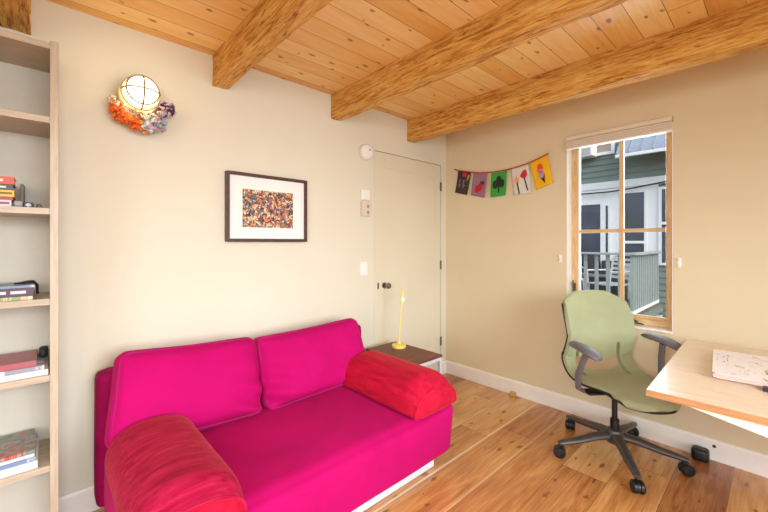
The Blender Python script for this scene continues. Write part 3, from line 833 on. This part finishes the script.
# shell: grid (s along front->top, t across)
cp = [(.305, .420), (.28, .440), (.22, .452), (.115, .452), (.0, .442), (-.10, .436), (-.17, .445), (-.225, .478), (-.255, .53), (-.262, .59), (-.262, .66), (-.268, .745), (-.284, .83), (-.306, .91), (-.326, .965), (-.334, .985)]
cw = [.18, .195, .208, .226, .240, .246, .246, .242, .236, .232, .232, .236, .240, .242, .240, .236]
def spl(tab, s):
    n = len(tab) - 1; s = max(0, min(n - 1e-6, s * n)); i = int(s); f = s - i
    def P_(k): return tab[max(0, min(n, k))]
    a, b_, c_, d_ = P_(i - 1), P_(i), P_(i + 1), P_(i + 2)
    def cr(a, b, c, d): return .5 * (2 * b + (c - a) * f + (2 * a - 5 * b + 4 * c - d) * f * f + (3 * b - a - 3 * c + d) * f ** 3)
    return tuple(cr(*q) for q in zip(a, b_, c_, d_)) if isinstance(a, tuple) else cr(a, b_, c_, d_)
NS, NT_ = 90, 44
def shell_pt(s, t):
    x, z = spl(cp, s); hw = spl(cw, s)
    y = t * hw
    back = max(0, min(1, (z - .50) / .2)) if s > .45 else 0
    x += back * .080 * abs(t) ** 2.2                 # back wraps forward
    z += (1 - back) * (.012 * t * t if s > .15 else -.005 * t * t)
    e_ = (s - .70) / .30
    if e_ > 0: y *= (1 - .16 * e_ ** 2); z -= .085 * abs(t) ** 2.6 * e_ ** 1.6; x -= .035 * abs(t) ** 2.2 * e_
    e_ = (.30 - s) / .30
    if e_ > 0: y *= (1 - .22 * e_ ** 1.7); x -= .095 * abs(t) ** 2.4 * e_ ** 1.6
    if s < .55 and s > .2: z += .03 * abs(t) ** 6 * max(0, (s - .3) / .25)
    return (x, y, z)
verts = [shell_pt(i / NS, -1 + 2 * j / NT_) for i in range(NS + 1) for j in range(NT_ + 1)]
faces = []
for i in range(NS):
    for j in range(NT_):
        s, t = (i + .5) / NS, abs(-1 + 2 * (j + .5) / NT_)
        lo = .475 - .045 * (1 - (t / .7) ** 2) if t < .7 else 9
        hi = .535 + .012 * (t / .7) ** 2
        if t < .68 and lo < s < hi: continue           # gap between seat and back
        if .60 < t < .70 and .36 < s < .66: continue     # the two slits
        a = i * (NT_ + 1) + j
        faces.append((a, a + 1, a + NT_ + 2, a + NT_ + 1))
m = MB().add(verts, faces)
sh = m.build('shell', M_CHAIR, ch, local=True, smooth=60)
# drop loose verts, thicken
bm = bmesh.new(); bm.from_mesh(sh.data)
bmesh.ops.delete(bm, geom=[v for v in bm.verts if not v.link_faces], context='VERTS')
for _ in range(3):
    bv = [v for v in bm.verts if v.is_boundary]
    newc = {}
    for v in bv:
        nb = [e.other_vert(v) for e in v.link_edges if e.is_boundary]
        if len(nb) == 2: newc[v] = v.co * .5 + (nb[0].co + nb[1].co) * .25
    for v, c_ in newc.items(): v.co = c_
bm.to_mesh(sh.data); bm.free(); sh.data.shade_smooth()
md = sh.modifiers.new('Solid', 'SOLIDIFY'); md.thickness = .030; md.offset = 0
md = sh.modifiers.new('Bevel', 'BEVEL'); md.width = .011; md.segments = 3; md.limit_method = 'ANGLE'; md.angle_limit = math.radians(50)
# black piping round the outer edge
n9 = int(NS * .92)
edge = [shell_pt(i / NS, -1) for i in range(n9, -1, -1)] + [shell_pt(0, -1 + 2 * j / NT_) for j in range(1, NT_)] + [shell_pt(i / NS, 1) for i in range(0, n9 + 1)]
cen = Vector((-.02, 0, .55))
pts = []
for p in edge:
    p = Vector(p); bk_ = max(0, min(1, (p.z - .46) / .12)); pts.append(p + Vector((-.015 * bk_, math.copysign(.004, p.y) if abs(p.y) > .05 else 0, -.011 * (1 - bk_))))
MB().tube(pts, .006, 8).build('edge_trim', M_TRIM, ch, local=True, smooth=60)
m = MB(); m.box(-.14, -.075, .355, .12, .075, .415); m.box(-.05, -.24, .392, .03, .24, .412)
m.build('tilt_mechanism', M_BLACK, ch, local=True, bevel=.01)
m = MB(); m.tube([(.04, .06, .375), (.05, .16, .372), (.055, .20, .37)], .006, 8); m.box(.035, .19, .362, .075, .235, .376)
m.build('lever', M_BLACK, ch, local=True, bevel=.003)
for sg in (1, -1):
    oa = -.065 if sg > 0 else .035; oz = .018 if sg > 0 else 0
    m = MB()
    m.tube([(-.03, sg * .235, .40), (-.03, sg * .272, .42), (-.02 + oa * .3, sg * .288, .50), (.01 + oa * .8, sg * .290, .60), (.035 + oa, sg * .288, .662 + oz)], [.020, .021, .021, .020, .020], 12, flat=.62, up=(0, sg, 0))
    m.build('armrest_post', M_GREYPL, ch, local=True)
    m = MB()
    m.tube([(-.115 + oa, sg * .285, .682 + oz), (-.085 + oa, sg * .286, .688 + oz), (-.01 + oa, sg * .290, .690 + oz), (.07 + oa, sg * .294, .686 + oz), (.125 + oa, sg * .292, .676 + oz), (.15 + oa, sg * .288, .664 + oz)], [.020, .036, .040, .040, .037, .022], 16, flat=.55)
    m.build('armrest', M_GREYPL, ch, local=True, smooth=70)
for c_ in ch.children:
    c_.location = (.050, .018, .024)
# column and star base (star turned independently of the seat)
MB().cyl((0, 0, .20), (0, 0, .376), .016).cyl((0, 0, .09), (0, 0, .235), .027, .025).build('gas_column', M_BLACK, ch, local=True)
MB().lathe([(.038, .085), (.05, .095), (.052, .15), (.042, .17), (.030, .175)], None, 24).build('hub', M_CHBASE, ch, local=True)
yaw = math.radians(232)
for k in range(5):
    an = math.radians(68 + 72 * k) - yaw
    dx, dy = math.cos(an), math.sin(an)
    m = MB(); m.tube([(dx * .03, dy * .03, .135), (dx * .12, dy * .12, .128), (dx * .24, dy * .24, .105), (dx * .335, dy * .335, .094), (dx * .36, dy * .36, .090)], [.035, .031, .026, .021, .016], 12, flat=.75)
    m.build('base_arm', M_CHBASE, ch, local=True)
    cs = bpy.data.objects.new('caster', None)
    ca = random.uniform(0, 6.28)
    c0 = Vector((dx * .34, dy * .34, .0)); axv = Vector((-math.sin(an + .5 * (k - 2)), math.cos(an + .5 * (k - 2)), 0)); fw_ = Vector((axv.y, -axv.x, 0))
    wc = c0 + fw_ * .014 + Vector((0, 0, .0342))
    m = MB(); m.cyl(c0 + Vector((0, 0, .058)), c0 + Vector((0, 0, .086)), .010, n=12); m.cyl(wc - axv * .007, wc + axv * .007, .031, n=24)
    fk = m.build('caster', M_BLACK, ch, local=True)
    bpy.data.objects.remove(cs)
    for sg in (-1, 1):
        a0 = wc + axv * sg * .008; Mw = Matrix.Translation(a0) @ rot_to(axv * sg)
        wh = MB().lathe([(.028, 0), (.0335, .002), (.034, .014), (.029, .021), (.015, .022), (.012, .018), (.001, .018)], Mw, 28)
        wh.build('wheel', M_BLACK, fk, local=True)

# ------------------------------------------------------------------ desk and what lies on it
DZ = .747
dk = empty('desk', (-.66, -2.7, 0), 0, 'pale maple topped desk with white apron under the window wall', 'desk')
dx0, dx1, dy0, dy1 = -1.232, -.112, -3.45, -1.966
bx(dx0 + .003, dy0, DZ - .026, dx1, dy1 - .003, DZ).build('desk_top', M_DESK, dk)
m = MB(); m.box(dx0, dy0, DZ - .0262, dx0 + .003, dy1, DZ - .0004); m.box(dx0 + .003, dy1 - .003, DZ - .0262, dx1, dy1, DZ - .0004)
m.build('edge_band', M_DESKEDGE, dk)
m = MB()
m.prism([(-2.03, DZ - .0265), (-3.3, DZ - .0265), (-3.3, .655), (-2.38, .655)], dx0 + .035, dx0 + .055, lambda a, b, d: (d, a, b))
m.build('apron', M_WHITE, dk); m = MB()
m.prism([(-2.03, DZ - .0265), (-3.3, DZ - .0265), (-3.3, .655), (-2.38, .655)], dx1 - .06, dx1 - .04, lambda a, b, d: (d, a, b))
m.build('apron', M_WHITE, dk)
dk.rotation_euler = (0, 0, .018)
for x in (dx0 + .035, dx1 - .075):
    for y in (-3.35, -2.75): bx(x, y, 0, x + .04, y + .04, .655).build('leg', M_WHITE, dk, bevel=.002)
bk = (-.875, -.385, -2.62, -2.125)
z = DZ + .0003
book('picture_book', bk[0] + .02, bk[1], bk[2], bk[3] - .012, z, .008, (222, 150, 70), 'thin orange book underneath the large white picture book on the desk', 'book', 'books on the desk', rz=.08, hard=False); z += .0084
b2 = book('picture_book', bk[0], bk[1], bk[2], bk[3], z, .018, (240, 236, 236), 'large white picture book with pinkish drawings on the desk', 'book', 'books on the desk',
     None, [(170, 130, 128), (240, 238, 240), (243, 241, 243), (240, 238, 240), (226, 196, 194), (160, 112, 110), (96, 70, 72)], rz=.08, hard=False)
for c_ in b2.children:
    if c_.name.startswith('pages'): c_.data.materials[0] = plain('pinkish page edges', (206, 172, 164), .8, var=.12, scale=3, stretch=(1, 1, 300))
tag(soft_box((-.805, -2.345, 0), (0.001,) * 3, .0001, n=1).build('x', M_BLACK) if False else bx(-.93, -2.34, DZ + .0003, -.885, -2.30, DZ + .014).build('pen_box', plain('dark blue box', (36, 40, 70), .5), bevel=.004, origin=(-.9, -2.32, DZ)), 'small dark blue object at the edge of the white picture book', 'box')
tag(soft_box((-.065, -2.015, .0365), (.075, .085, .072), .018, n=8).build('power_adapter', M_BLACK), 'small black rounded block on the floor against the baseboard under the desk', 'adapter')
m = MB(); m.cyl((-.0158, -2.075, .088), (-.019, -2.075, .088), .009, n=16)
tag(m.build('cable_grommet', M_BLACK, origin=(-.018, -2.075, .088)), 'tiny black round grommet on the white baseboard under the desk', 'grommet')

# ------------------------------------------------------------------ outside the window
M_SIDING = plain('grey green siding paint', (112, 132, 127), .7, var=.05, scale=2)
M_OWHITE = plain('white house trim', (226, 228, 230), .6, var=.03)
M_DARKGL = plain('dark house window', (62, 72, 88), .15, var=.25, scale=2)
M_RAIL = plain('pale grey green rail paint', (150, 162, 162), .6, var=.04)
M_ROOF = plain('blue grey metal roof', (150, 160, 176), .4, metal=.2, var=.05)
M_GROUND = plain('mossy ground', (96, 92, 76), .9, var=.3, scale=3)
FX = 5.1
struct(bx(.14, -9, -1.1, 9, 9, -1.0).build('ground', M_GROUND))
nh = empty('neighbour_house', (FX + .3, -1, -1), 0, 'grey green clapboard house with white trim seen through the window', 'house')
m = MB()
def clap(y0, y1, z0, z1, st_=.115):
    z = z0
    while z < z1 - .01:
        t = min(z + st_, z1)
        m.prism([(0, z), (-.022, z), (-.004, t), (0, t)], y0, y1, lambda a, b, d: (FX + a, d, b)); z += st_
clap(-6, 5, 2.56, 4.6); clap(-6, -.88, -1.0, .93); clap(-6, -1.75, .93, 2.41); clap(1.3, 5, -1.0, 2.41)
m.build('clapboard_siding', M_SIDING, nh, smooth=None)
bx(FX + .0, -6, -1.0, FX + .3, 5, 4.6).build('wall_core', M_SIDING, nh)
bx(FX - .05, -6, 2.415, FX - .0005, 5, 2.555).build('trim_band', M_OWHITE, nh, bevel=.005)
bx(FX - .03, -.875, .27, FX - .0005, 1.29, 2.41).build('porch_wall', M_OWHITE, nh)
for (y0, y1, z0, z1, rail) in ((.06, .95, .35, 2.12, None), (-.075, -.03, .35, 2.08, None), (-.665, -.345, .95, 2.29, 1.36), (-1.65, -.925, .99, 2.31, 1.70)):
    f = MB(); b = .045; xo = FX - .055
    f.box(xo, y0 - b, z0 - b, FX - .0308, y0, z1 + b); f.box(xo, y1, z0 - b, FX - .0308, y1 + b, z1 + b); f.box(xo, y0, z0 - b, FX - .0308, y1, z0); f.box(xo, y0, z1, FX - .0308, y1, z1 + b)
    if rail: f.box(xo, y0, rail - .025, FX - .0308, y1, rail + .025)
    fo = f.build('house_window', M_OWHITE, nh)
    bx(FX - .04, y0, z0, FX - .031, y1, z1).build('pane', M_DARKGL, fo)
fo = MB(); y0, y1, z0, z1 = -.13, .40, 3.15, 3.7; b = .06
fo.box(FX - .06, y0 - b, z0 - b, FX - .023, y0, z1 + b); fo.box(FX - .06, y1, z0 - b, FX - .023, y1 + b, z1 + b); fo.box(FX - .06, y0, z0 - b, FX - .023, y1, z0)
fo = fo.build('house_window', M_OWHITE, nh); bx(FX - .04, y0, z0, FX - .024, y1, z1).build('pane', plain('brown curtained window', (150, 130, 116), .4), fo)
# lean-to metal roof with standing seams
m = MB()
ra = lambda y0, y1, o0: m.prism([(4.55, 2.92 + o0), (FX - .03, 3.42 + o0), (FX - .03, 3.46 + o0), (4.55, 2.965 + o0)], y0, y1, lambda a, b, d: (a, d, b))
ra(-5, -.33, 0)
for i in range(26): ra(-.36 - i * .18, -.345 - i * .18, .022)
m.build('metal_roof', M_ROOF, nh, smooth=None)
bx(4.53, -5, 2.885, 4.57, -.33, 2.945).build('gutter', M_OWHITE, nh, bevel=.01)
ac = empty('air_conditioner', (4.9, .3, 3.1), 0, 'white window air conditioner on the upper floor of the green house', 'air conditioner')
bx(4.76, .115, 3.06, FX - .062, .62, 3.30).build('housing', M_OWHITE, ac, bevel=.01)
m = MB()
for i in range(7): m.box(4.752, .15, 3.09 + i * .027, 4.765, .58, 3.10 + i * .027)
m.build('grille', M_GREYB, ac)
MB().tube([(4.98, 1.2, 2.36), (4.98, .4, 2.345), (4.98, -.1, 2.34), (4.98, -.5, 2.37), (4.98, -.9, 2.42), (4.98, -1.6, 2.52)], .014, 8).build('cable', M_BLACK)
tag(bpy.data.objects[[o.name for o in bpy.data.objects if o.name.startswith('cable') and o.parent is None and 'label' not in o][0]], 'black cable strung along the white band of the green house', 'cable')
# deck with railing
dc = empty('deck', (4.1, .5, -.9), 0, 'raised wooden deck with grey green baluster railing outside the window', 'deck')
m = MB()
for i in range(13): m.box(3.18 + i * .147, -.93, .21, 3.18 + i * .147 + .14, 3.0, .245)
m.build('deck_boards', plain('weathered deck boards', (120, 116, 108), .8, var=.15), dc)
m = MB(); m.box(3.16, -.95, .06, 3.2, 3.0, .21); m.box(3.2, -.95, .13, FX - .06, -.91, .21)
m.build('rim_joist', M_SIDING, dc)
m = MB(); m.box(3.15, -.97, 1.165, 3.29, 3.0, 1.20); m.box(3.29, -.97, 1.165, 4.86, -.84, 1.20); m.build('top_rail', M_RAIL, dc, bevel=.006)
m = MB(); m.box(3.2, -.92, .30, 3.25, 3.0, .35); m.box(3.25, -.925, .30, 4.86, -.88, .35); m.build('bottom_rail', M_OWHITE, dc)
y = -.90
for i in range(24):
    yy = -.90 + i * .157
    bx(3.205, yy - .022, .35, 3.245, yy + .022, 1.165).build('baluster', M_RAIL, dc, smooth=None)
for i in range(1, 14):
    xx = 3.225 + i * .122
    bx(xx - .022, -.92, .35, xx + .022, -.88, 1.165).build('baluster', M_RAIL, dc, smooth=None)
for p in ((3.16, -.95), (3.16, 2.9), (4.9, -.95)):
    bx(p[0] + .001, p[1] + .001, -1.0, p[0] + .09, p[1] + .09, .06).build('post', M_OWHITE, dc)
m = MB(); m.tube([(4.95, -.93, -.75), (4.2, -.93, .03)], .045, 6); m.tube([(3.25, -.9, -.6), (3.9, -.93, .03)], .045, 6)
m.build('brace', M_OWHITE, dc)
# patio chairs on the deck
M_PCH = plain('white patio metal', (224, 226, 228), .5, var=.03)
def patio_chair(x, y, rz, lab):
    r = empty('patio_chair', (x, y, .245), rz, lab, 'patio chair', 'white chairs on the deck')
    for sx_, sy_ in ((1, 1), (1, -1), (-1, 1), (-1, -1)):
        MB().tube([(sx_ * .22, sy_ * .22, 0), (sx_ * .2, sy_ * .2, .42)], .015, 8).build('leg', M_PCH, r, local=True)
    m = MB()
    for i in range(8): m.box(-.24 + i * .062, -.23, .42, -.24 + i * .062 + .04, .23, .435)
    m.build('seat', M_PCH, r, local=True)
    m = MB(); m.tube([(-.23, -.22, .43), (-.30, -.22, .85), (-.31, -.1, .90), (-.31, .1, .90), (-.30, .22, .85), (-.23, .22, .43)], .015, 8)
    for i in range(5): m.box(-.275 - .006 * i, -.22, .50 + i * .075, -.262 - .006 * i, .22, .54 + i * .075)
    m.build('backrest', M_PCH, r, local=True)
    for sg in (1, -1):
        MB().tube([(-.27, sg * .22, .64), (.2, sg * .24, .64), (.21, sg * .22, .42)], .014, 8).build('armrest', M_PCH, r, local=True)
patio_chair(3.75, -.45, 2.6, 'white slatted patio chair near the deck corner')
patio_chair(4.18, .32, 3.6, 'white slatted patio chair in front of the dark storage bench')
pt_ = empty('patio_table', (3.60, .16, .245), 0, 'small black round table between the white patio chairs', 'patio table')
MB().lathe([(.22, .52), (.23, .53), (.23, .55), (.21, .555)], None, 28).build('table_top', M_BLACK, pt_, local=True)
MB().cyl((0, 0, .02), (0, 0, .52), .025).build('pedestal', M_BLACK, pt_, local=True)
MB().lathe([(.2, 0), (.2, .015), (.03, .03)], None, 24).build('foot', M_BLACK, pt_, local=True)
sb = empty('storage_bench', (4.75, .5, .245), 0, 'dark grey storage bench against the white porch wall', 'bench')
bx(4.56, -.42, .25, 5.0, 1.25, .70).build('box', plain('charcoal bench', (44, 46, 50), .6), sb, bevel=.01)
bx(4.54, -.44, .70, 5.02, 1.27, .74).build('lid', plain('grey bench lid', (120, 124, 128), .6), sb, bevel=.008)
for i in range(5):
    y = -.30 + i * .34
    bx(4.88, y, .742, 5.0, y + .29, 1.0).build('back_panel', plain('bench panel', (50, 52, 56), .6), sb, bevel=.01)
# ------------------------------------------------------------------ light: sky outside, daylight through the openings behind the camera
W = bpy.data.worlds.new('World'); S.world = W; W.use_nodes = True
nt = W.node_tree; nt.nodes.clear()
bg = nt.nodes.new('ShaderNodeBackground'); ow = nt.nodes.new('ShaderNodeOutputWorld')
sk = nt.nodes.new('ShaderNodeTexSky'); sk.sky_type = 'NISHITA'; sk.sun_disc = False
sk.sun_elevation = math.radians(42); sk.sun_rotation = math.radians(200); sk.dust_density = 3.0; sk.ozone_density = 1.0
mxw = nt.nodes.new('ShaderNodeMix'); mxw.data_type = 'RGBA'; mxw.inputs[0].default_value = .45
bwn = nt.nodes.new('ShaderNodeRGBToBW'); nt.links.new(sk.outputs[0], bwn.inputs[0])
nt.links.new(sk.outputs[0], mxw.inputs[6]); nt.links.new(bwn.outputs[0], mxw.inputs[7])
nt.links.new(mxw.outputs[2], bg.inputs[0]); bg.inputs[1].default_value = .47
nt.links.new(bg.outputs[0], ow.inputs[0])
def area(name, loc, to, sx_, sy_, power, rgb, spread=180):
    l = bpy.data.lights.new(name, 'AREA'); l.shape = 'RECTANGLE'; l.size = sx_; l.size_y = sy_; l.energy = power; l.color = rgb; l.spread = math.radians(spread)
    o = bpy.data.objects.new(name, l); COL.objects.link(o); o.location = loc
    o.rotation_euler = (Vector(to) - Vector(loc)).to_track_quat('-Z', 'Z').to_euler()
    return o
area('daylight_front', (-2.5, YB - .10, 1.6), (-2.4, 0, -.9), 2.3, 1.4, 84, (.80, .92, 1.0), 110)
area('daylight_left', (XL - .10, -2.5, 1.6), (0, -2.5, -.4), 2.1, 1.4, 40, (.80, .92, 1.0), 120)
area('daylight_window', (.50, -1.535, 1.65), (-1.5, -1.6, .5), 1.2, 1.5, 44, (.82, .92, 1.0))
pl_ = bpy.data.lights.new('warm_ceiling_fill', 'POINT'); pl_.energy = 34; pl_.color = (1.0, .82, .55); pl_.shadow_soft_size = .15  # unseen warm fill light, added to brighten the ceiling and beams
po = bpy.data.objects.new('warm_ceiling_fill', pl_); COL.objects.link(po); po.location = (-3.9, -3.3, 1.95)

# ------------------------------------------------------------------ camera
cam = bpy.data.cameras.new('camera'); co = bpy.data.objects.new('camera', cam); COL.objects.link(co)
cam.sensor_fit = 'HORIZONTAL'; cam.sensor_width = 36.0; cam.lens = 36.0 * 363 / 768
cam.shift_y = -13 / 768
cam.clip_start = .02
co.location = (-3.036, -2.342, 1.344)
th = math.atan2(394, 363)
co.rotation_euler = (PI / 2, 0, th - PI / 2)
S.camera = co
S.view_settings.view_transform = 'Standard'; S.view_settings.look = 'None'
S.view_settings.gamma = 1.0; S.view_settings.use_curve_mapping = False
S.view_settings.exposure = -0.15
S.cycles.max_bounces = 10; S.cycles.diffuse_bounces = 6
